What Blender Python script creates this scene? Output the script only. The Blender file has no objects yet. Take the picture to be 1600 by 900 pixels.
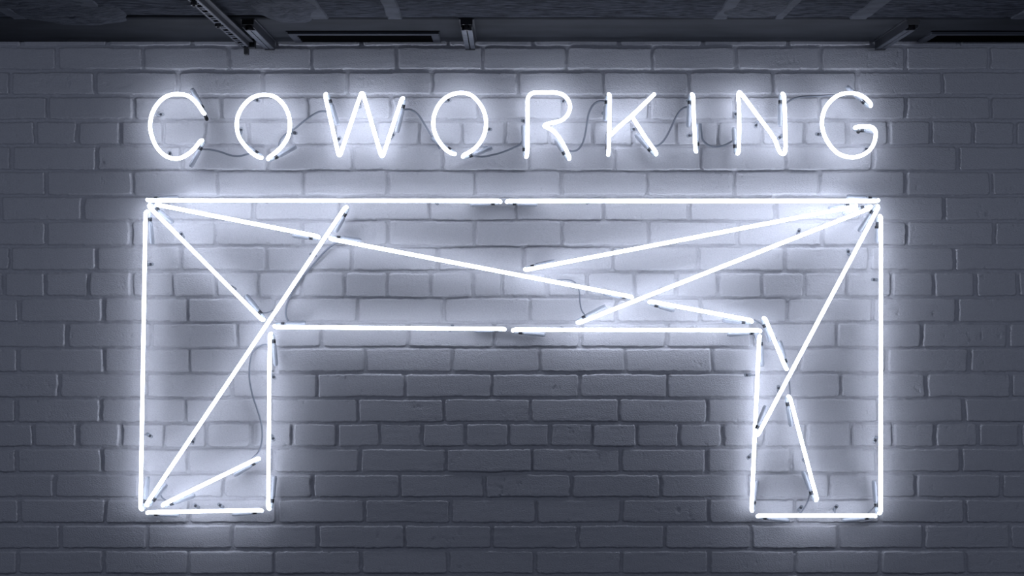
import bpy, math, random
import numpy as np
from mathutils import Vector, Matrix

random.seed(7)
rng = np.random.default_rng(11)
C = bpy.context.scene.collection

# ------------------------------------------------------------------ scale
S = 0.00163            # metres per photo pixel on the brick wall
D = 3.5                # camera distance from the wall
ZC = 1.80              # camera height
HC = 385.0             # ceiling above the optical axis, in wall pixels
ZCEIL = ZC + HC * S

def W(px, py, depth=0.0):
    """photo position -> point on a plane parallel to the wall, depth metres in front of it"""
    k = S * (D - depth) / D
    return Vector(((px - 800) * k, -depth, ZC + (450 - py) * k))

# ------------------------------------------------------------------ materials
def mat(name, col, rough=0.5, metal=0.0, spec=0.5, trans=0.0, coat=0.0):
    m = bpy.data.materials.new(name); m.use_nodes = True
    b = m.node_tree.nodes['Principled BSDF']
    b.inputs['Base Color'].default_value = (*col, 1)
    b.inputs['Roughness'].default_value = rough
    b.inputs['Metallic'].default_value = metal
    b.inputs['Specular IOR Level'].default_value = spec
    b.inputs['Transmission Weight'].default_value = trans
    b.inputs['Coat Weight'].default_value = coat
    return m

def noisy(m, c1, c2, scale=(1, 1, 1), nscale=10.0, detail=6, bump=0.0, bdist=0.001, lo=0.35, hi=0.65):
    nt = m.node_tree; b = nt.nodes['Principled BSDF']
    tc = nt.nodes.new('ShaderNodeTexCoord'); mp = nt.nodes.new('ShaderNodeMapping')
    mp.inputs['Scale'].default_value = scale
    nz = nt.nodes.new('ShaderNodeTexNoise'); nz.inputs['Scale'].default_value = nscale
    nz.inputs['Detail'].default_value = detail
    cr = nt.nodes.new('ShaderNodeValToRGB')
    cr.color_ramp.elements[0].position = lo; cr.color_ramp.elements[0].color = (*c1, 1)
    cr.color_ramp.elements[1].position = hi; cr.color_ramp.elements[1].color = (*c2, 1)
    nt.links.new(tc.outputs['Object'], mp.inputs['Vector'])
    nt.links.new(mp.outputs['Vector'], nz.inputs['Vector'])
    nt.links.new(nz.outputs['Fac'], cr.inputs['Fac'])
    nt.links.new(cr.outputs['Color'], b.inputs['Base Color'])
    if bump:
        bp = nt.nodes.new('ShaderNodeBump'); bp.inputs['Strength'].default_value = bump
        bp.inputs['Distance'].default_value = bdist
        nt.links.new(nz.outputs['Fac'], bp.inputs['Height'])
        nt.links.new(bp.outputs['Normal'], b.inputs['Normal'])
    return m

M = {}
M['brick'] = noisy(mat('painted_brick', (.6, .6, .63), .48, spec=.4),
                   (.52, .525, .56), (.60, .605, .64), (1, 1, 2.2), 230, 6, .9, .0019, .3, .7)
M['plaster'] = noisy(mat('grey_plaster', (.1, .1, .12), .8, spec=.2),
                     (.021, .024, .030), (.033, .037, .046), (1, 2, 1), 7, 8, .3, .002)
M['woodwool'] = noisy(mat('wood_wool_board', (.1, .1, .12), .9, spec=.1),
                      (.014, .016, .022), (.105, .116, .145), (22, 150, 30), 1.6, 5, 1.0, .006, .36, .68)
M['strip'] = noisy(mat('joint_filler', (.15, .16, .19), .8, spec=.2),
                   (.062, .069, .086), (.092, .102, .126), (1, 1, 1), 30, 6, .3, .002)
M['patch'] = noisy(mat('trowelled_plaster', (.12, .13, .15), .85, spec=.2),
                   (.034, .039, .050), (.078, .086, .108), (26, 60, 20), 2.2, 6, .8, .005)
M['void'] = mat('gap_shade', (.006, .006, .008), .9, spec=.1)  # near-black ceiling backing, shade of the open gap put into its colour
M['steel'] = noisy(mat('galvanised_steel', (.3, .3, .33), .5, metal=.5),
                   (.095, .103, .125), (.15, .162, .19), (1, 1, 1), 60, 4)
M['darksteel'] = mat('dark_steel', (.035, .038, .048), .5, metal=.3)
M['vent'] = mat('dark_vent_metal', (.055, .060, .075), .6, spec=.2)
M['ventblack'] = mat('vent_black', (.005, .005, .006), .95, spec=.0)
M['cable'] = mat('grey_silicone_cable', (.20, .22, .26), .45)
M['sleeve'] = mat('clear_silicone_sleeve', (.33, .36, .41), .4, spec=.4)
M['sleeve'].node_tree.nodes['Principled BSDF'].inputs['Alpha'].default_value = .62
M['electrode'] = mat('electrode_glass', (.40, .45, .50), .12, spec=.7)
M['electrode'].node_tree.nodes['Principled BSDF'].inputs['Alpha'].default_value = .6
M['band'] = mat('electrode_metal', (.035, .038, .045), .35, metal=.6)
M['support'] = mat('clear_support', (.45, .49, .55), .25, spec=.6)
M['support'].node_tree.nodes['Principled BSDF'].inputs['Alpha'].default_value = .5
M['screw'] = mat('screw_metal', (.05, .055, .07), .5, metal=.3)
M['screwhole'] = mat('screw_recess', (.02, .02, .025), .6)
M['rubber'] = mat('black_rubber', (.012, .012, .015), .4)

m = bpy.data.materials.new('neon_glow'); m.use_nodes = True
nt = m.node_tree; b = nt.nodes['Principled BSDF']
b.inputs['Base Color'].default_value = (.9, .92, .95, 1)
b.inputs['Roughness'].default_value = .2
b.inputs['Emission Color'].default_value = (.80, .855, 1.01, 1)
b.inputs['Emission Strength'].default_value = 7.45
M['neon'] = m

# ------------------------------------------------------------------ object helpers
def link(name, verts, faces, material, parent=None, smooth=False):
    me = bpy.data.meshes.new(name)
    me.from_pydata([tuple(v) for v in verts], [], faces)
    me.validate()
    me.materials.append(material)
    if smooth:
        me.polygons.foreach_set('use_smooth', [True] * len(me.polygons))
    o = bpy.data.objects.new(name, me); C.objects.link(o)
    if parent is not None:
        o.parent = parent
        o.matrix_parent_inverse = Matrix.Translation(parent.location).inverted()
    return o

def thing(name, loc, label, cat, group=None):
    o = bpy.data.objects.new(name, None); C.objects.link(o)
    o.empty_display_size = .02
    o.location = loc
    o['label'] = label; o['category'] = cat
    if group: o['group'] = group
    return o

def bevel(o, w, seg=2):
    md = o.modifiers.new('bevel', 'BEVEL'); md.width = w; md.segments = seg; md.limit_method = 'ANGLE'

class MB:
    def __init__(s): s.v = []; s.f = []
    def add(s, v, f):
        n = len(s.v); s.v += [tuple(a) for a in v]; s.f += [tuple(i + n for i in q) for q in f]
    def box(s, x0, x1, y0, y1, z0, z1):
        x0, x1 = sorted((x0, x1)); y0, y1 = sorted((y0, y1)); z0, z1 = sorted((z0, z1))
        v = [(x0,y0,z0),(x1,y0,z0),(x1,y1,z0),(x0,y1,z0),(x0,y0,z1),(x1,y0,z1),(x1,y1,z1),(x0,y1,z1)]
        f = [(0,3,2,1),(4,5,6,7),(0,1,5,4),(1,2,6,5),(2,3,7,6),(3,0,4,7)]
        s.add(v, f)
    def tube(s, pts, r, sides=12, round_ends=True, radii=None):
        pts = [Vector(p) for p in pts]
        q = [pts[0]]
        rr = [radii[0] if radii else r]
        for i, p in enumerate(pts[1:], 1):
            if (p - q[-1]).length > 1e-5: q.append(p); rr.append(radii[i] if radii else r)
        pts = q
        if len(pts) < 2: return
        tang = []
        for i in range(len(pts)):
            a = pts[max(i-1, 0)]; c = pts[min(i+1, len(pts)-1)]
            tang.append((c - a).normalized())
        if round_ends:
            p0, t0, r0 = pts[0], tang[0], rr[0]
            p1, t1, r1 = pts[-1], tang[-1], rr[-1]
            pre = [(p0 - t0*r0*math.sin(a), r0*math.cos(a)) for a in (1.45, 1.05, .55)]
            post = [(p1 + t1*r1*math.sin(a), r1*math.cos(a)) for a in (.55, 1.05, 1.45)]
            pts = [a for a, _ in pre] + pts + [a for a, _ in post]
            rr = [a for _, a in pre] + rr + [a for _, a in post]
            tang = [t0]*3 + tang + [t1]*3
        up = Vector((0, -1, 0))
        if abs(tang[0].dot(up)) > .9: up = Vector((1, 0, 0))
        n = (up - tang[0]*up.dot(tang[0])).normalized()
        v = []; f = []
        for i, p in enumerate(pts):
            t = tang[i]
            n = n - t*n.dot(t)
            if n.length < 1e-6: n = t.orthogonal()
            n.normalize(); bb = t.cross(n)
            for k in range(sides):
                a = 2*math.pi*k/sides
                v.append(p + (n*math.cos(a) + bb*math.sin(a))*rr[i])
        for i in range(len(pts)-1):
            for k in range(sides):
                k2 = (k+1) % sides
                f.append((i*sides+k, i*sides+k2, (i+1)*sides+k2, (i+1)*sides+k))
        f.append(tuple(range(sides))[::-1])
        f.append(tuple((len(pts)-1)*sides+k for k in range(sides)))
        s.add(v, f)
    def build(s, name, material, parent=None, smooth=False):
        return link(name, s.v, s.f, material, parent, smooth)

# ------------------------------------------------------------------ path helpers (2D photo positions)
def catmull(p, n=6):
    p = [Vector((a[0], a[1])) for a in p]
    p = [p[0]*2 - p[1]] + p + [p[-1]*2 - p[-2]]
    out = []
    for i in range(1, len(p)-2):
        t0 = 0; t1 = t0 + (p[i]-p[i-1]).length**.5; t2 = t1 + (p[i+1]-p[i]).length**.5; t3 = t2 + (p[i+2]-p[i+1]).length**.5
        for k in range(n):
            t = t1 + (t2-t1)*k/n
            A1 = p[i-1]*((t1-t)/(t1-t0)) + p[i]*((t-t0)/(t1-t0))
            A2 = p[i]*((t2-t)/(t2-t1)) + p[i+1]*((t-t1)/(t2-t1))
            A3 = p[i+1]*((t3-t)/(t3-t2)) + p[i+2]*((t-t2)/(t3-t2))
            B1 = A1*((t2-t)/(t2-t0)) + A2*((t-t0)/(t2-t0))
            B2 = A2*((t3-t)/(t3-t1)) + A3*((t-t1)/(t3-t1))
            out.append(B1*((t2-t)/(t2-t1)) + B2*((t-t1)/(t2-t1)))
    out.append(p[-2])
    return out

def fillet(p, r=4.0, n=6):
    p = [Vector((a[0], a[1])) for a in p]
    out = [p[0]]
    for i in range(1, len(p)-1):
        a, b_, c = p[i-1], p[i], p[i+1]
        d1 = min(r, (a-b_).length*.45); d2 = min(r, (c-b_).length*.45)
        s1 = b_ + (a-b_).normalized()*d1; s2 = b_ + (c-b_).normalized()*d2
        for k in range(n+1):
            t = k/n
            out.append(s1*(1-t)**2 + b_*2*t*(1-t) + s2*t*t)
    out.append(p[-1])
    return out

def trim(path, L):
    """cut length L off the end of a 3D path"""
    path = list(path)
    while L > 0 and len(path) > 2:
        d = (path[-1]-path[-2]).length
        if d <= L: L -= d; path.pop()
        else: break
    t = (path[-1]-path[-2]).normalized()
    path[-1] = path[-1] - t*L
    return path

TD = 0.047     # tube centre in front of the bricks
TR = 0.0048    # glass radius
BR = 0.0080    # radius of the turned-back end

def end_return(path, side, L_sleeve, depth_scale=1.0):
    """turns the end of the path back towards the wall; side: lateral lean in photo pixels (x, y)"""
    path = trim(path, BR)
    P = path[-1]; t = (path[-1]-path[-2]).normalized()
    lat = Vector((side[0], 0, -side[1]))
    lat = lat - t*lat.dot(t)
    k = min(lat.length*S/(2*BR), .42)
    slant = lat.normalized()*min(lat.length*.016, .11) if lat.length > 1e-6 else Vector()
    w = Vector((0, 1, 0))*math.sqrt(1-k*k) + (lat.normalized()*k if lat.length > 1e-6 else Vector())
    bend = [P + t*BR*math.sin(math.pi*i/10) + w*BR*(1-math.cos(math.pi*i/10)) for i in range(1, 11)]
    path += bend[:4]                       # the gas glows only up to here, the rest of the bend is dark glass
    return path, bend[3:], (-t + slant).normalized()

NEON_GROUP_L = 'neon letters of the word on the wall'
NEON_GROUP_T = 'straight neon tubes of the arch figure'

def add_end(parent, q, d, Ls):
    """electrode glass with its dark metal band, then the silicone end sleeve"""
    bend = q; q = bend[-1] + d*.001
    e = MB(); e.tube(bend + [q + d*.003, q + d*.020], .0044, 12, False)
    el = e.build('electrode', M['electrode'], parent, True)
    bnd = MB(); bnd.tube([q + d*.006, q + d*.015], .0050, 12, False)
    bo = bnd.build('electrode_band', M['band'], el, True)
    s = MB(); a = q + d*.018
    s.tube([a, a + d*.004, a + d*(Ls-.006), a + d*Ls], .006, 12, False, radii=[.0050, .0062, .0062, .0045])
    s.build('end_sleeve', M['sleeve'], parent, True)

def add_support(parent, sx, sy, tx, ty, big=False):
    """clear post from a foot screwed to the bricks up to the tube"""
    foot = W(sx, sy, 0.0); tp = W(tx, ty, TD)
    dv = Vector((tp.x-foot.x, 0, tp.z-foot.z))
    u = dv.normalized() if dv.length > 1e-5 else Vector((0, 0, 1))
    side = Vector((u.z, 0, -u.x))
    mb = MB()
    # foot plate
    pts = []
    n = 12
    a0 = foot - u*.003; a1 = foot + u*.008
    for i in range(n):
        an = 2*math.pi*i/n
        base = a1 if math.cos(an) > 0 else a0
        pts.append(base + (u*math.cos(an) + side*math.sin(an))*.0046)
    v = [p + Vector((0, .003, 0)) for p in pts] + [p + Vector((0, -.0030, 0)) for p in pts]
    f = [tuple(range(n)), tuple(range(2*n-1, n-1, -1))] + [(i, (i+1) % n, n+(i+1) % n, n+i) for i in range(n)]
    mb.add(v, f)
    b0 = foot + u*.007
    top = Vector((tp.x, -(TD-.006), tp.z))
    mid = Vector(((b0.x+top.x)/2, -.022, (b0.z+top.z)/2))
    mb.tube([b0, b0 + Vector((0, -.006, 0)), mid, Vector((tp.x, -.036, tp.z)), top], .0026, 8, False,
            radii=[.0034, .0028, .0024, .0026, .0045])
    o = mb.build('tube_support', M['support'], parent, False)
    sc = MB(); r = .0042 if big else .0032
    c = foot
    sc.tube([c + Vector((0, -.002, 0)), c + Vector((0, -.0048, 0)), c + Vector((0, -.0060, 0))], r, 12, False, radii=[r, r, r*.6])
    so = sc.build('screw', M['screw'], o, True)

def glass(parent, path2, ends, closed_depth=TD, nm='glass_tube'):
    """path2: photo positions along the lit stroke; ends: ((side, sleeve length or 0) for start, same for end)"""
    p = [W(a[0], a[1], closed_depth) for a in path2]
    for which in (0, 1):
        if ends[which] is None: continue
        side, Ls = ends[which]
        if which == 0: p = p[::-1]
        p, q, d = end_return(p, side, Ls)
        add_end(parent, q, d, Ls)
        if which == 0: p = p[::-1]
    mb = MB(); mb.tube(p, TR, 12, True)
    return mb.build(nm, M['neon'], parent, True)

# ------------------------------------------------------------------ letters
def letter(px, py, label):
    return thing('neon_letter', W(px, py, 0), label, 'neon letter', NEON_GROUP_L)

SL = .046
Cp = [(318.3,177.5),(311.7,166.7),(303.3,156.7),(293.3,149.7),(281.7,147.2),(270,147.5),(256.7,152.5),(245,164.2),(237.5,178.3),(234.5,196.7),(237.5,213.3),(245,230),(258.3,243.3),(273.3,248),(285,245.8),(298.3,237.5),(308.3,226.7),(314.2,218.3)]
t = letter(275, 248, 'white neon letter C, first letter of the word, open to the right')
glass(t, catmull(Cp, 4), (((1, -1), SL), ((4, 4), SL)))
add_support(t, 252, 179, 238.5, 176)
add_support(t, 266, 240, 262, 245)
cap = MB(); cap.tube([W(317, 172, .034), W(321, 181, .036), W(323, 186, .038)], .005, 12, True, radii=[.0036, .0042, .0052])
cap.build('black_end_cap', M['rubber'], t, True)

O1 = [(407.5,247.5),(395,240),(383.3,228.3),(373.3,213.3),(370,196.7),(371.7,181.7),(379.2,166.7),(391.7,154.2),(405,148.7),(418.3,148.3),(430,151.7),(441.7,161.7),(450,176.7),(453,195),(450,213.3),(440,229.2),(428.3,240),(417.5,247.5)]
t = letter(412, 248, 'white neon letter O between the letter C and the letter W')
glass(t, catmull(O1, 4), (((4, -4), .04), ((4, 4), .05)))
add_support(t, 402, 157, 395, 152.6); add_support(t, 377, 203, 370.3, 206); add_support(t, 461, 208, 452.2, 204, True)

Wp = [(507.5,146.7),(530,247),(565.8,141),(597,248),(628.3,152.5)]
t = letter(565, 246, 'white neon letter W between the two letters O')
glass(t, fillet(Wp, 9, 8), (((6, 0), .055), ((5, 2), .06)))
add_support(t, 562, 162, 559, 161); add_support(t, 530, 217, 523.4, 217); add_support(t, 614, 211, 610, 210)

O2 = [(710,241.7),(698.3,235),(686.7,221.7),(679.2,206.7),(677,190),(680.8,173.3),(690,158.3),(703.3,148.7),(720,145),(735,148),(746.7,158.3),(755.8,173.3),(759.5,191.7),(756.7,210),(748.3,225),(736.7,235.8),(722.5,243.3)]
t = letter(716, 243, 'white neon letter O between the letter W and the letter R')
glass(t, catmull(O2, 4), (((4, -4), .045), ((3, 5), .05)))
add_support(t, 701, 157, 695, 154); add_support(t, 764.5, 202, 758.5, 198); add_support(t, 763, 232, 748, 225)

Rp = [(823.7,245),(824,235),(824.2,226.7),(824.2,190),(824.2,165),(824.6,155),(827.5,148.5),(833,145.2),(842,144.5),(856,144.5),(868,144.7),(880,148.3),(887.5,155.8),(890.8,166.7),(887.5,178.3),(878.3,187.5),(866,191.3),(854.5,194.0),(850.5,196.6),(854.5,198.8),(865,205),(875,216.7),(883.3,231.7),(890.8,247.5)]
t = letter(856, 247, 'white neon letter R between the second O and the K')
glass(t, catmull(Rp, 4), (((-5, 0), .055), ((-6, 2), .035)))
add_support(t, 880, 158, 885, 153.5); add_support(t, 818, 189, 824.2, 189)

t = letter(980, 243, 'white neon letter K between the R and the I')
glass(t, [(953,146.7),(952.4,180),(951.7,213),(950.8,241.7)], (((-4, 0), .04), ((-1, 0), .03)))
glass(t, fillet([(1022,147.5),(988.3,180),(966.7,198.3),(955.5,210)], 3, 3), (None, None), TD, 'glass_arm')
glass(t, fillet([(988.3,183.3),(1008.3,215),(1026.7,240)], 3, 3), (None, ((-5, 3), .045)), TD, 'glass_leg')
add_support(t, 990, 202, 997, 198); add_support(t, 944, 178, 952.4, 178)

t = letter(1085, 240, 'white neon letter I, a single upright stroke between the K and the N')
glass(t, [(1083,146.7),(1084.2,186.7),(1086.7,236.7)], (((-5, 0), .055), ((5, 0), .045)))
add_support(t, 1077, 212, 1085.4, 208); add_support(t, 1076, 159, 1083.3, 159)

Np = [(1154.2,240),(1155,190),(1153.8,139),(1221,246),(1227,244.5),(1226.7,186.7),(1224.7,145.8)]
Np = [(1154.2,240),(1155,195),(1154.2,160),(1153.6,149),(1155,144),(1159,147.5),(1183.3,180),(1210,216.7),(1216,232),(1220,239),(1224.5,240.5),(1227.2,235),(1226.9,210),(1226.5,180),(1224.7,145.8)]
t = letter(1190, 243, 'white neon letter N between the I and the G')
glass(t, catmull(Np, 4), (((-5, 0), .04), ((-4, 0), .055)))
add_support(t, 1149, 178, 1155, 182); add_support(t, 1181, 196, 1188, 187); add_support(t, 1218, 215, 1226.8, 209)

Gp = [(1362.5,164.2),(1353.3,154.2),(1341.7,147.5),(1328.3,145.3),(1313.3,147.5),(1300,155.8),(1288.3,171.7),(1284.2,191.7),(1287.5,210),(1296.7,226.7),(1310,240),(1328.3,245.8),(1345,243.3),(1358.3,235),(1365.8,223.3),(1368.3,210),(1366.8,202.5),(1361,198.2),(1352,198),(1336.7,198)]
t = letter(1328, 246, 'white neon letter G, last letter of the word, with a short inner bar')
glass(t, catmull(Gp, 4), (((-6, 6), .05), ((0, 5), .03)))
add_support(t, 1278, 210, 1287, 207); add_support(t, 1353, 233, 1356, 237)
cap = MB(); cap.tube([W(1341, 201, .030), W(1341, 206, .034)], .005, 12, True)
cap.build('black_end_cap', M['rubber'], t, True)

# ------------------------------------------------------------------ straight tubes
def neon(a, b_, label, e0, e1, sup=(), depth=TD):
    mid = ((a[0]+b_[0])/2, (a[1]+b_[1])/2)
    t = thing('neon_tube', W(mid[0], mid[1], 0), label, 'neon tube', NEON_GROUP_T)
    va = Vector((b_[0]-a[0], b_[1]-a[1])).normalized()*3.3     # a, b_ are the tips of the lit glass
    a = (a[0]+va.x, a[1]+va.y); b_ = (b_[0]-va.x, b_[1]-va.y)
    n = 4
    path = [(a[0]+(b_[0]-a[0])*i/n, a[1]+(b_[1]-a[1])*i/n) for i in range(n+1)]
    glass(t, path, (e0, e1), depth)
    for s in sup:
        if len(s) == 3:      # foot straight behind the glass
            ax, ay = a; dx, dy = b_[0]-ax, b_[1]-ay
            k = ((s[0]-ax)*dx + (s[1]-ay)*dy)/(dx*dx+dy*dy)
            add_support(t, ax+k*dx+.6, ay+k*dy+.4, ax+k*dx, ay+k*dy)
        elif len(s) == 2:      # automatic foot of the perpendicular
            ax, ay = a; dx, dy = b_[0]-ax, b_[1]-ay
            k = ((s[0]-ax)*dx + (s[1]-ay)*dy)/(dx*dx+dy*dy)
            add_support(t, s[0], s[1], ax+k*dx, ay+k*dy)
        else:
            add_support(t, *s)
    return t

SL = .05
neon((226,313),(785.5,314), 'left one of the two long horizontal tubes along the top of the arch',
     ((0, -3), SL), ((0, 3), SL), [(412, 321, 0), (680, 306, 0)])
neon((788.5,314),(1376.5,314), 'right one of the two long horizontal tubes along the top of the arch',
     ((0, 3), SL), ((0, -5), SL), [(921, 321, 0), (1253, 307, 0)])
neon((227.5,327),(219.5,800), 'outer left upright tube of the arch, tall and nearly vertical',
     ((7, 0), .055), ((6, 0), .055), [(236, 413), (235, 681)])
neon((229,319),(412.5,503), 'short diagonal tube from the upper left corner down to the long slanted tube',
     ((5, -3), .045), ((5, -4), .05), [(284, 366), (363, 449)])
neon((240.5,319),(501,370), 'slanted tube from the upper left corner, ending above the crossing',
     ((0, 0), .04), ((0, 4), .04), [(330, 346, 0), (455, 354, 0)], TD+.014)
neon((512,372.5),(991,464.5), 'longest gently falling tube through the middle of the arch',
     ((0, -4), .05), ((0, 2), .045), [(633, 388, 0), (895, 454, 0)])
neon((542,320),(226,792), 'long steep diagonal tube crossing the left side from top to lower left corner',
     ((6, 2), .042), ((6, 1), .042), [(488, 398), (302, 690)], TD+.014)
neon((250,790.5),(406.5,714.5), 'short rising tube inside the lower left leg of the arch',
     ((3, 6), .055), ((2, 5), .05), [(338, 752, 0)])
neon((226,800.5),(412,797), 'short horizontal tube at the foot of the left leg',
     ((0, 4), .05), ((0, 4), .05), [(306, 790), (344, 789)])
neon((421.5,518),(419,799), 'inner upright tube of the left leg, to the right of the rising tube',
     ((6, 0), .055), ((6, 0), .055), [(428, 589), (427, 685)])
neon((425,511),(792,514), 'left one of the two inner horizontal tubes below the beam of the arch',
     ((0, -4), .05), ((0, 2), .05), [(518, 505, 0), (704, 506, 0)])
neon((798,515),(1192,516), 'right one of the two inner horizontal tubes below the beam of the arch',
     ((0, 5), .055), ((0, 4), .055), [(880, 508, 0), (1090, 509, 0)])
neon((1186.5,522),(1174,802), 'inner upright tube of the right leg, leaning slightly left at its foot',
     ((6, 0), .05), ((6, 0), .05), [(1167, 586), (1170, 714)], TD-.012)
neon((1194,493.5),(1230,580.5), 'very short steep tube just right of the inner corner of the right leg',
     ((-4, 0), .035), ((7, -1), .045), [(1199, 532, 0)])
neon((1233,616),(1278,785), 'steep tube in the right leg, below the very short one',
     ((-6, 1), .05), ((-6, 2), .05), [(1259, 722)])
neon((817.5,422.5),(1342,321.5), 'uppermost of the slanted tubes fanning out from the upper right corner',
     ((0, -3), .05), ((0, -3), .04), [(920, 397, 0), (1180, 361, 0)])
neon((900,506.5),(1365.5,323), 'second slanted tube fanning out from the upper right corner, ending above the inner beam',
     ((-3, -6), .055), ((0, -5), .045), [(1038, 460, 0), (1248, 361)])
neon((1375,319.5),(1182,684), 'long steep diagonal tube crossing the right leg of the arch',
     ((-5, -1), .05), ((-7, -2), .05), [(1325, 393), (1216, 606)], TD+.024)
t = neon((1376.5,334),(1376,806), 'outer right upright tube of the arch, tall and vertical',
     ((-2, 0), .04), ((-6, 0), .055), [(1365, 437), (1367, 688)])
cap = MB(); cap.tube([W(1374, 352, .036), W(1371, 354.5, .034), W(1370, 355, .030)], .0055, 12, True)
cap.build('black_end_cap', M['rubber'], t, True)
neon((1181,805.5),(1372,805.5), 'short horizontal tube at the foot of the right leg',
     ((0, 7), .055), ((0, 7), .055), [(1251, 793), (1306, 792)])
neon((1012,470),(1179,501.5), 'short falling tube between the crossing and the inner right corner',
     ((-1, 5), .04), ((-1, 6), .045), [(1065, 474, 0), (1105, 481, 0)])

# ------------------------------------------------------------------ cables
def cable(pts, label, depth=.014, r=.0026, d0=None, d1=None):
    p2 = catmull(pts, 8)
    n = len(p2)
    out = []
    for i, p in enumerate(p2):
        k = i/(n-1)
        d = depth
        if d0 is not None: d = d + (d0-depth)*max(0, 1-k*4)**1.5
        if d1 is not None: d = d + (d1-depth)*max(0, 1-(1-k)*4)**1.5
        out.append(W(p[0], p[1], d))
    mb = MB(); mb.tube(out, r, 10, True)
    o = mb.build('cable', M['cable'], None, True)
    o['label'] = label; o['category'] = 'cable'; o['group'] = 'grey cables linking the neon tubes'
    return o
cable([(308,231),(316,233),(330,234),(345,237.5),(362,243),(376,243.5),(388,240.5)], 'grey cable running from the letter C to the first O', .016, d0=.026, d1=.026)
cable([(436,229),(438,220),(446,210),(459,202),(474,190),(487,181),(499,174.5),(512,174)], 'grey cable running from the first O up to the letter W', .016, d0=.03, d1=.026)
cable([(628,172),(634,171),(642,171.5),(652,178),(662,192),(671,207),(680,221),(687,232)], 'grey cable running from the letter W down to the second O', .016, d0=.026, d1=.026)
cable([(733,241),(743,244),(754,245),(768,242.5),(785,238),(802,231),(813,225),(818,216)], 'grey cable running from the second O to the letter R', .016, d0=.03, d1=.026)
cable([(887,235),(894,236.5),(903,233.5),(910,224),(914,211),(917,193),(920,177),(926,165),(935,158.5),(943,158),(951,161)], 'grey cable curving up from the letter R to the letter K', .016, d0=.026, d1=.026)
cable([(1018,227),(1026,228),(1034,223),(1042,212),(1049,198),(1055,185),(1062,174),(1070,168),(1080,167)], 'grey cable curving up from the letter K to the letter I', .018, r=.0025, d0=.026, d1=.026)
cable([(1095,194),(1096,206),(1098,218),(1104,225),(1114,229),(1127,228.5),(1140,223),(1150,216)], 'grey cable hanging in a loop between the letter I and the letter N', .016, d0=.014, d1=.03)
cable([(1223,168),(1230,160),(1237,155.5),(1248,152),(1264,150.5),(1284,149.8),(1300,149),(1318,150)], 'grey cable running from the letter N to the letter G', .018, r=.0025, d0=.026, d1=.026)
cable([(548,377),(536,378),(524,380.5),(514,387),(500,401),(488,415),(474,431),(462,448),(452,466),(447,482),(447,494),(451,502),(457,505),(470,506)], 'long grey cable beside the steep left diagonal, curling down to the inner beam', .018, r=.0026, d0=.020, d1=.03)
cable([(421,538.5),(413,538.5),(404,542),(395,551),(391,564),(389.5,580),(390,595),(395,619),(402,640),(407,657),(409.5,672),(409,690),(404,706),(394,716)], 'grey cable hanging inside the left leg between upright and rising tube', .020, r=.0022, d0=.03, d1=.03)
cable([(868,438),(880,437),(892,438),(900,443),(905,455),(906,470),(909,485),(916,494.5)], 'grey cable looping from the longest falling tube to the inner beam', .016, r=.0018, d0=.026, d1=.03)
cable([(386,469.5),(395,478),(403,486),(410,489),(418,488.5),(427,485)], 'short grey cable behind the steep left diagonal at its middle', .016, r=.0019, d0=.03, d1=.024)
cable([(1178,500),(1186,504),(1193,510),(1197,517),(1199,525)], 'short grey cable at the inner right corner, left of the very short tube', .018, r=.0020, d0=.026, d1=.03)
cable([(1259,744),(1263,754),(1265,765),(1264.5,775),(1261,786),(1255,796),(1250,803)], 'grey cable hanging from the steep right tube to the right foot', .020, r=.0020, d0=.022, d1=.026)
cable([(263,745),(255,750),(250.5,759),(250,769),(253,777),(259,782)], 'short grey cable curling between the two lower ends in the left leg', .018, r=.0019, d0=.02, d1=.026)
cable([(1371,786),(1365,793),(1358,800),(1350,806)], 'short grey cable at the lower right corner of the arch', .018, r=.0015, d0=.026, d1=.024)
cable([(1231,583),(1233,596),(1234,608),(1234.5,620)], 'short straight grey cable between the two steep tubes of the right leg', .018, r=.0019, d0=.024, d1=.024)
cable([(1183,684),(1181,700),(1179,716),(1178,735)], 'thin grey cable behind the inner upright tube of the right leg', .016, r=.0018, d0=.026, d1=.026)
cable([(1170,521),(1177,523),(1181,529),(1183,537)], 'short grey cable bending at the inner corner of the right leg', .018, r=.0020, d0=.026, d1=.026)

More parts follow.
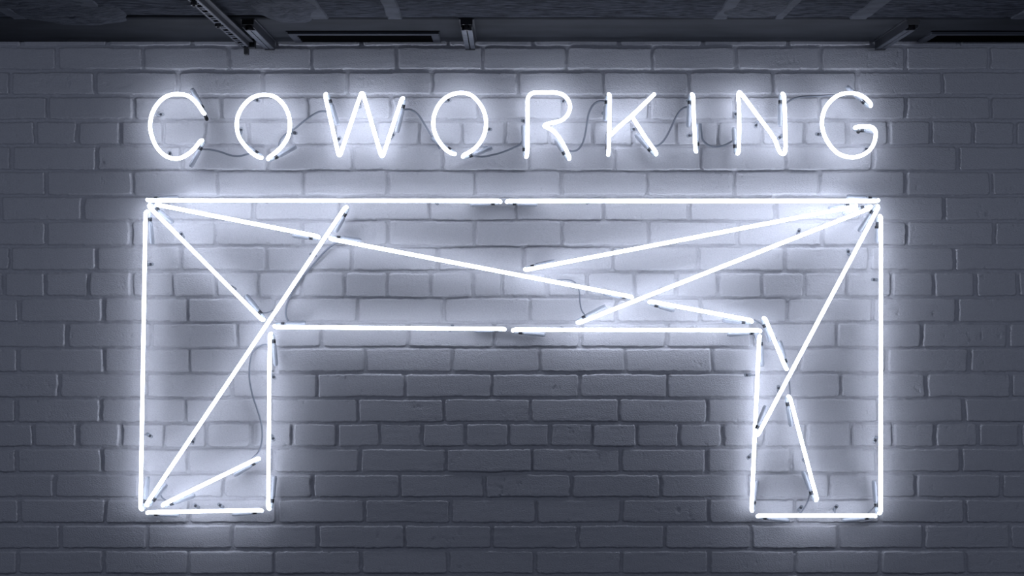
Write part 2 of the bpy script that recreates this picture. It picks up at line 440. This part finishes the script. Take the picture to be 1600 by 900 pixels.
# ------------------------------------------------------------------ brick wall
rows_top = [36,75,114,153,191.5,230.5,270,309,348,388,428,468,507,546.5,586,625,664,703,743,782.5,822.5,862.5]
rows_bot = [70.5,107,146,184.5,224,264,303,342,381.5,420.5,461,501,541,579.5,619,658,696,736,775.5,815.5,855.5,895]
heads = [
 [34,167,300,433,564,700,833,968,1099,1232,1363,1498],
 [89,223,358,487,620,755,886,1020,1150,1283,1415,1546],
 [16,148,278,410,543,675,809,943,1077,1209,1340,1473],
 [74,209,346,481,612,748,880,1015,1148,1281,1416,1549],
 [55,120,188,255,322,388,455,522,588,655,722,790,858,925,990,1057,1122,1190,1258,1325,1389,1455,1521,1587],
 [18,151,284,418,551,691,826,961,1096,1229,1364,1497],
 [72,207,340,474,606,743,877,1012,1148,1281,1416,1549],
 [0,129,260,397,531,671,806,943,1077,1212,1345,1476],
 [71,204,337,471,606,742,878,1014,1152,1285,1418,1554],
 [16,150,283,416,551,684,819,957,1090,1227,1359,1492],
 [6,71,138,205,270,337,403,472,539,606,673,739,784,855,917,992,1057,1122,1191,1257,1323,1394,1460,1525,1591],
 [30,161,293,427,559,693,828,963,1094,1231,1364,1496],
 [104,236,370,503,638,772,907,1042,1175,1308,1441,1576],
 [28,162,296,430,570,707,843,977,1113,1250,1386,1515],
 [92,228,362,496,632,769,906,1043,1180,1313,1448,1581],
 [25,157,289,422,559,694,829,968,1105,1240,1374,1507],
 [52,120,188,257,323,393,457,526,593,660,727,795,859,926,995,1061,1129,1195,1261,1329,1396,1462,1529,1595],
 [26,159,293,427,562,697,832,970,1104,1237,1370,1502],
 [85,218,350,488,625,758,893,1032,1168,1297,1432,1566],
 [30,164,296,433,570,704,838,971,1107,1242,1375,1508],
 [94,229,363,497,632,768,903,1039,1174,1310,1445,1579],
 [27,161,294,429,565,700,836,971,1107,1242,1376,1510]]
# continue the bond below the photo
y = 902.0; k = 22
while y < 1530:
    rows_top.append(y); rows_bot.append(y+33)
    if (k-4) % 6 == 0: heads.append(list(np.arange(52, 1600, 67.0)))
    else: heads.append(list(np.arange(27 if k % 2 else 94, 1600, 134.5)))
    y += 39.3; k += 1
PX0, PX1, PY0, PY1 = -560.0, 2160.0, 50.0, 1500.0
ext = []
for i, h in enumerate(heads):
    h = sorted(h); p = 67.0 if len(h) > 15 else 134.0
    while h[0] > PX0-p: h.insert(0, h[0]-p)
    while h[-1] < PX1+p: h.append(h[-1]+p)
    ext.append(np.array(h))
heads = ext

xs = np.concatenate([np.arange(PX0, -20, 4.0), np.arange(-20, 1620, 1.2), np.arange(1620, PX1+1, 4.0)])
ys = []
nr = len(rows_top)
yy = PY0
while yy < 905:
    ys.append(yy)
    near = min([abs(yy-a) for a in rows_top] + [abs(yy-a) for a in rows_bot])
    yy += 1.0 if near < 4.5 else 2.4
while yy < PY1: ys.append(yy); yy += 2.6
ys = np.array(ys)
X, Y = np.meshgrid(xs, ys)

def vnoise(u, v, seed):
    r = np.random.default_rng(seed)
    G = r.random((256, 256))*2-1
    iu = np.floor(u).astype(int); iv = np.floor(v).astype(int)
    fu = u-iu; fv = v-iv
    fu = fu*fu*(3-2*fu); fv = fv*fv*(3-2*fv)
    a = G[iv % 256, iu % 256]; b = G[iv % 256, (iu+1) % 256]
    c = G[(iv+1) % 256, iu % 256]; d = G[(iv+1) % 256, (iu+1) % 256]
    return (a*(1-fu)+b*fu)*(1-fv) + (c*(1-fu)+d*fu)*fv

# gentle wander of the joint lines
wx = X + 1.1*vnoise(X/40, Y/12, 1) + .5*vnoise(X/7, Y/5, 2)
wy = Y + .9*vnoise(X/45, Y/40, 3) + .45*vnoise(X/8, Y/7, 4)
best = np.full(X.shape, -1e9)
offs = np.zeros(X.shape)
for i in range(nr):
    top = rows_top[i]; bot = rows_bot[i]
    selr = np.where((ys > top-9) & (ys < bot+9))[0]
    if len(selr) == 0: continue
    r0, r1 = selr[0], selr[-1]+1
    xx = wx[r0:r1]; yv = wy[r0:r1]
    hj = heads[i]
    idx = np.searchsorted(hj, xx)
    idx = np.clip(idx, 1, len(hj)-1)
    lo = hj[idx-1]; hi = hj[idx]
    rj = np.random.default_rng(100+i)
    hw = 2.9 + rj.random(len(hj))*1.2
    l = lo + hw[idx-1]; rgt = hi - hw[idx]
    cx = (l+rgt)/2; hx = (rgt-l)/2
    cy = (top+bot)/2; hy = (bot-top)/2
    rad = 2.6
    qx = np.abs(xx-cx)-(hx-rad); qy = np.abs(yv-cy)-(hy-rad)
    dist = -(np.sqrt(np.maximum(qx, 0)**2 + np.maximum(qy, 0)**2) + np.minimum(np.maximum(qx, qy), 0) - rad)
    # dist > 0 inside the brick
    bo = rj.normal(0, .00055, len(hj)); tx = rj.normal(0, .00035, len(hj)); ty = rj.normal(0, .00045, len(hj))
    off = bo[idx] + tx[idx]*(xx-cx)/hx + ty[idx]*(yv-cy)/hy
    cur = best[r0:r1]; better = dist > cur
    cur[better] = dist[better]
    oo = offs[r0:r1]; oo[better] = off[better]
e = np.clip((best + 1.6 + .55*vnoise(X/4, Y/4, 5))/1.9, 0, 1)
prof = e*e*(3-2*e)
mort = np.clip(best, -5, 0)
mort_h = -.0069 + .0006*np.clip(-mort/3.2, 0, 1) + .00055*vnoise(X/3.1, Y/2.6, 6) + .0006*vnoise(X/13, Y/9, 7)
fill = .35*np.clip(vnoise(X/60, Y/60, 12)-.2, 0, 1)     # joints filled thicker with paint here and there
mort_h = mort_h*(1-fill)
face = offs + .00022*vnoise(X/22, Y/3.2, 8) + .00012*vnoise(X/3, Y/2.4, 9) + .0006*vnoise(X/120, Y/90, 10)
# small chips and nicks
nick = np.clip(vnoise(X/3.6, Y/3.2, 13)*vnoise(X/27, Y/21, 14) - .45, 0, 1)*.006
H = mort_h*(1-prof) + (face - nick)*prof
verts = np.stack([(X-800)*S, -H, ZC+(450-Y)*S], axis=-1).reshape(-1, 3).astype(np.float32)
ny, nx = X.shape
ii = np.arange(ny*nx).reshape(ny, nx)
quads = np.stack([ii[:-1, :-1], ii[1:, :-1], ii[1:, 1:], ii[:-1, 1:]], axis=-1).reshape(-1, 4)
# back of the wall: rim verts pushed back so that it is a solid slab
me = bpy.data.meshes.new('wall_back')
bx0, bx1 = (PX0-800)*S, (xs[-1]-800)*S
bz0, bz1 = ZC+(450-ys[-1])*S, ZC+(450-ys[0])*S
backv = np.array([[bx0, .12, bz1], [bx1, .12, bz1], [bx1, .12, bz0], [bx0, .12, bz0]], dtype=np.float32)
nv = len(verts)
allv = np.concatenate([verts, backv])
topr = list(ii[0]); botr = list(ii[-1]); lef = list(ii[:, 0]); rig = list(ii[:, -1])
ng = [[nv, nv+1] + topr[::-1], [nv+2, nv+3] + botr, [nv+3, nv] + lef, [nv+1, nv+2] + rig[::-1], [nv, nv+3, nv+2, nv+1]]
loops = np.concatenate([quads.reshape(-1)] + [np.array(g) for g in ng]).astype(np.int32)
sizes = np.concatenate([np.full(len(quads), 4)] + [np.array([len(g)]) for g in ng]).astype(np.int32)
starts = np.concatenate([[0], np.cumsum(sizes)[:-1]]).astype(np.int32)
me.vertices.add(len(allv)); me.vertices.foreach_set('co', allv.reshape(-1))
me.loops.add(len(loops)); me.loops.foreach_set('vertex_index', loops)
me.polygons.add(len(sizes)); me.polygons.foreach_set('loop_start', starts)
sm = np.ones(len(sizes), dtype=bool); sm[-5:] = False
me.polygons.foreach_set('use_smooth', sm)
me.update(calc_edges=True)
me.materials.append(M['brick'])
wall = bpy.data.objects.new('wall_back', me); C.objects.link(wall)
wall['kind'] = 'structure'

# ------------------------------------------------------------------ ceiling
BAND = D*(1-HC/(450-27))          # depth of the smooth band next to the wall
def cdepth(py, drop=0.0):         # distance from the wall of a point of the ceiling seen at photo row py
    return D*(1-(HC-drop/S)/(450-py))
XL, XR = (PX0-800)*S, (PX1-800)*S
TH = .014
ce = MB()
ce.box(XL, XR, .10, -4.2, ZCEIL+TH, ZCEIL+.14)
ceil = ce.build('ceiling', M['void'])
ceil['kind'] = 'structure'
pb = MB()
n = 60
# smooth plaster band, a slab with a softly uneven underside
def slab(mb, x0, x1, y0f, y1f, z0, z1, nx_=80, ny_=10, amp=.0006, seed=0):
    v = []; f = []
    for i in range(nx_+1):
        x = x0+(x1-x0)*i/nx_
        for j in range(ny_+1):
            a, b_ = y0f(x), y1f(x)
            yv = a+(b_-a)*j/ny_
            z = z0 + amp*float(vnoise(np.array(x*7+50), np.array(yv*9+50), 30+seed))
            v.append((x, yv, z))
    def id(i, j): return i*(ny_+1)+j
    for i in range(nx_):
        for j in range(ny_): f.append((id(i, j), id(i+1, j), id(i+1, j+1), id(i, j+1)))
    base = len(v)
    for i in range(nx_+1):
        x = x0+(x1-x0)*i/nx_
        v.append((x, y0f(x), z1)); v.append((x, y1f(x), z1))
    for i in range(nx_):
        f.append((base+2*i, base+2*i+1, base+2*i+3, base+2*i+2))
        f.append((id(i, 0), base+2*i, base+2*i+2, id(i+1, 0)))
        f.append((id(i, ny_), id(i+1, ny_), base+2*i+3, base+2*i+1))
    f.append((base, *[id(0, j) for j in range(ny_+1)], base+1)[::-1])
    f.append((base+2*nx_, *[id(nx_, j) for j in range(ny_+1)], base+2*nx_+1))
    mb.add(v, f)
slab(pb, XL, XR, lambda x: .03, lambda x: -BAND, ZCEIL, ZCEIL+TH)
pb.build('plaster_band', M['plaster'], ceil, True)

def gap(x):
    p = x/(S*.91)+800
    def bump(a, b_, h, s=8): return h*max(0, min(1, (p-a)/s))*max(0, min(1, (b_-p)/s))
    return .002 + bump(-400, 84, .012) + bump(172, 424, .026, 14)
bd = MB()
slab(bd, XL, XR, lambda x: -BAND-gap(x), lambda x: -4.2, ZCEIL-.001, ZCEIL+TH, 500, 30, .0012, 3)
bd.build('wood_wool_board', M['woodwool'], ceil, False)

for xp, w in ((-573, 25), (-273, 25), (-166, 22), (296, 20), (379, 14), (493, 26), (-700, 20), (720, 22)):
    st = MB(); x0 = (xp-w/2)*S; x1 = (xp+w/2)*S
    ne = 24
    v = []; f = []
    for i in range(ne+1):
        yv = -BAND+.004 - (3.0)*(i/ne)**2
        j0 = random.uniform(-1, 1)*.0025; j1 = random.uniform(-1, 1)*.0025
        v += [(x0+j0, yv, ZCEIL), (x0+j0+.003, yv, ZCEIL-.004), (x1+j1-.003, yv, ZCEIL-.004), (x1+j1, yv, ZCEIL)]
    for i in range(ne):
        for k in range(3): f.append((4*i+k, 4*i+k+1, 4*i+k+5, 4*i+k+4))
    f.append((0, 1, 2, 3)); f.append((4*ne+3, 4*ne+2, 4*ne+1, 4*ne))
    st.add(v, f)
    st.build('joint_strip', M['strip'], ceil)

def patch(cx, cy, rx, ry, seed, drop=.007):
    """trowelled plaster mound under the boards, cx/cy in metres (x, distance from wall)"""
    r = random.Random(seed); mb = MB(); v = []; f = []
    na, nrr = 48, 12
    ph = [r.uniform(0, 6.28) for _ in range(6)]
    for j in range(nrr+1):
        for i in range(na):
            a = 2*math.pi*i/na
            rad = 1 + .10*math.sin(2*a+ph[0]) + .07*math.sin(3*a+ph[1]) + .05*math.sin(5*a+ph[2]) + .03*math.sin(9*a+ph[3])
            k = j/nrr
            h = drop*(1-k**4)*(1+.25*math.sin(k*9+ph[4]+2*math.sin(a))+.12*math.sin(6*a+ph[5]+k*7))
            v.append((cx+rx*rad*k*math.cos(a), -(cy+ry*rad*k*math.sin(a)), ZCEIL+.001-h-.002*(k < 1)))
    for j in range(nrr):
        for i in range(na):
            i2 = (i+1) % na
            f.append((j*na+i, j*na+i2, (j+1)*na+i2, (j+1)*na+i))
    mb.add(v, f)
    mb.build('plaster_patch', M['patch'], ceil, True)
patch((115-800)*.90*S, cdepth(22), .125, .135, 1)
patch((455-800)*.90*S, cdepth(14), .075, .155, 2)
patch((1175-800)*.89*S, cdepth(12), .075, .13, 3, .005)
patch((30-800)*.86*S, cdepth(2), .14, .08, 4, .005)

# ------------------------------------------------------------------ slotted cable channel at the left
x0, x1 = -413*S, -400*S
zb = ZCEIL - 18*S
ye, ys_ = -.075, -2.2
ct = thing('cable_channel', (-.66, ye, zb), 'perforated steel cable channel with black slots, running along the ceiling to the wall', 'cable channel')
mb = MB()
# bottom flange with real slots: built as rails and bridges
fw = x1-x0; sx0 = x0+fw*.14; sx1 = x0+fw*.72; tk = .0018
mb.box(x0, sx0, ye, ys_, zb, zb+tk); mb.box(sx1, x1, ye, ys_, zb, zb+tk)
yv = ye; longslot = True
yb = ye
while yb > ys_+.06:
    mb.box(sx0, sx1, yb, yb-.008, zb, zb+tk)
    yb -= .008
    yb -= .026 if longslot else .012
    longslot = not longslot
mb.build('slotted_flange', M['steel'], ct)
wb = MB()
wb.box(x1-.001, x1+.0012, ye, ys_, zb, zb+.024)
wb.box(x0-.0012, x0+.001, ye, ys_, zb, zb+.010)
wb.box(x1-.001, x1+.012, ye, ys_, zb+.011, zb+.013)
wb.build('channel_web', M['darksteel'], ct)
ib = MB(); ib.box(x0+.001, x1-.001, ye-.002, ys_, zb+.006, zb+.009)
ib.build('slot_shade_plate', M['ventblack'], ct)  # black plate behind the slots, their inner shade put into its colour
for py in (38, 4):
    yy_ = -cdepth(py, 18*S)
    bl = MB(); xc = (x0+x1)/2-.004
    bl.tube([(xc, yy_, zb-.009), (xc, yy_, ZCEIL+.002)], .003, 8, False)
    bl.tube([(xc, yy_, zb-.006), (xc, yy_, zb+.0005)], .0078, 6, False)
    bl.build('hanger_bolt', M['rubber'], ct)
ec = MB(); ec.box(x1-.004, x1+.014, ye+.002, ye-.020, zb-.002, zb+.020)
ec.box(x0+.006, x0+.016, ye+.012, ye-.006, zb-.016, zb+.004)
ec.build('end_clip', M['rubber'], ct)

# ------------------------------------------------------------------ short ceiling rails
def rail(xp, label):
    xc = xp*S
    zt = ZCEIL; zb_ = ZCEIL-.021
    ya, yb_ = -.012, -BAND+.012
    r = thing('ceiling_rail', (xc, ya, zt), label, 'ceiling rail', 'short steel rails on the smooth ceiling band')
    b1 = MB()
    b1.box(xc-.0175, xc+.0175, ya, yb_, zt+.0005, zt-.003)           # base plate
    b1.box(xc-.0130, xc-.0115, ya, yb_, zt-.002, zb_)
    b1.box(xc+.0115, xc+.0130, ya, yb_, zt-.002, zb_)
    b1.build('rail_body', M['darksteel'], r)
    b2 = MB()
    b2.box(xc-.0125, xc-.0012, ya, yb_+.03, zb_-.0016, zb_+.0008)
    b2.box(xc+.0012, xc+.0125, ya, yb_+.03, zb_-.0016, zb_+.0008)
    b2.build('rail_lips', M['steel'], r)
    b3 = MB(); b3.box(xc-.014, xc+.014, yb_+.001, yb_-.002, zt, zb_+.006)
    b3.tube([(xc, yb_+.016, zb_-.004), (xc, yb_+.016, zt-.004)], .006, 6, False)
    b3.build('mounting_bolt', M['rubber'], r)
    b4 = MB(); b4.box(xc-.012, xc+.012, ya+.002, ya-.010, zb_-.003, zt-.004)
    b4.build('end_bracket', M['rubber'], r)
rail(-377, 'short steel ceiling rail right beside the perforated cable channel')
rail(-65, 'short steel ceiling rail in the middle, right of the long slot vent')
rail(573, 'short steel ceiling rail at the right, left of the cropped slot vent')

# ------------------------------------------------------------------ slot vents
def vent(xa, xb, label):
    x0 = xa*S; x1 = xb*S
    ya, yb_ = -.012, -cdepth(49)
    zt = ZCEIL; zl = ZCEIL-.007
    r = thing('slot_vent', ((x0+x1)/2, ya, zt), label, 'slot vent', 'slot vents in the smooth ceiling band')
    fr = MB()
    fr.box(x0, x1, yb_, yb_+.020, zt+.0005, zl)
    fr.box(x0, x1, ya, ya-.004, zt+.0005, zl+.003)
    fr.box(x0, x0+.020, ya-.0099, yb_+.0199, zt+.0005, zl)
    fr.box(x1-.020, x1, ya-.0099, yb_+.0199, zt+.0005, zl)
    f_ = fr.build('vent_frame', M['vent'], r); bevel(f_, .002, 2)
    g = MB(); g.box(x0-.003, x1+.003, yb_-.0095, yb_-.0005, zt+.0005, zt-.0012)
    g.build('painted_shadow_gap', M['ventblack'], r)  # thin black strip under the ceiling, a shadow line painted as colour
    bk = MB(); bk.box(x0+.018, x1-.018, ya-.008, yb_+.018, zt+.0005, zt-.0015)
    bk.build('throat_shade_plate', M['ventblack'], r)  # flat black plate, darkness of the recess put into its colour
    n = 4
    for i in range(n):
        yc = ya-.022 - (abs(yb_-ya)-.052)*i/(n-1)
        sl = MB()
        v = [(x0+.019, yc, zt-.001), (x1-.019, yc, zt-.001), (x1-.019, yc+.006, zl+.0005), (x0+.019, yc+.006, zl+.0005),
             (x0+.019, yc-.0012, zt-.001), (x1-.019, yc-.0012, zt-.001), (x1-.019, yc+.0048, zl+.0005), (x0+.019, yc+.0048, zl+.0005)]
        sl.add(v, [(0,1,2,3), (7,6,5,4), (0,4,5,1), (3,2,6,7), (0,3,7,4), (1,5,6,2)])
        sl.build('slat', M['ventblack'] , r)
vent(-337, -110, 'long dark slot vent in the ceiling, left of centre above the second O')
vent(630, 857, 'long dark slot vent in the ceiling at the upper right corner')

# ------------------------------------------------------------------ light, camera, view
w = bpy.data.worlds.new('dim_room'); w.use_nodes = True
w.node_tree.nodes['Background'].inputs['Color'].default_value = (.60, .69, 1.0, 1)
w.node_tree.nodes['Background'].inputs['Strength'].default_value = .050
bpy.context.scene.world = w

def room_lamp(x):
    L = bpy.data.lights.new('room_lamp', 'AREA'); L.shape = 'RECTANGLE'; L.size = 1.2; L.size_y = .3
    L.color = (.70, .78, 1.0); L.energy = 5.0
    o = bpy.data.objects.new('room_lamp', L); C.objects.link(o)
    o.location = (x, -1.7, ZCEIL-.05); o.rotation_euler = (math.radians(55), 0, 0)
room_lamp(-1.5); room_lamp(1.5)

cam = bpy.data.cameras.new('camera'); co = bpy.data.objects.new('camera', cam); C.objects.link(co)
co.location = (0, -D, ZC); co.rotation_euler = (math.pi/2, 0, 0)
cam.sensor_width = 36; cam.lens = 36*D/(1600*S); cam.clip_start = .05
bpy.context.scene.camera = co
vs = bpy.context.scene.view_settings
bpy.context.scene.display_settings.display_device = 'sRGB'
vs.view_transform = 'Standard'; vs.look = 'None'; vs.gamma = 1; vs.use_curve_mapping = False
vs.exposure = 0.0
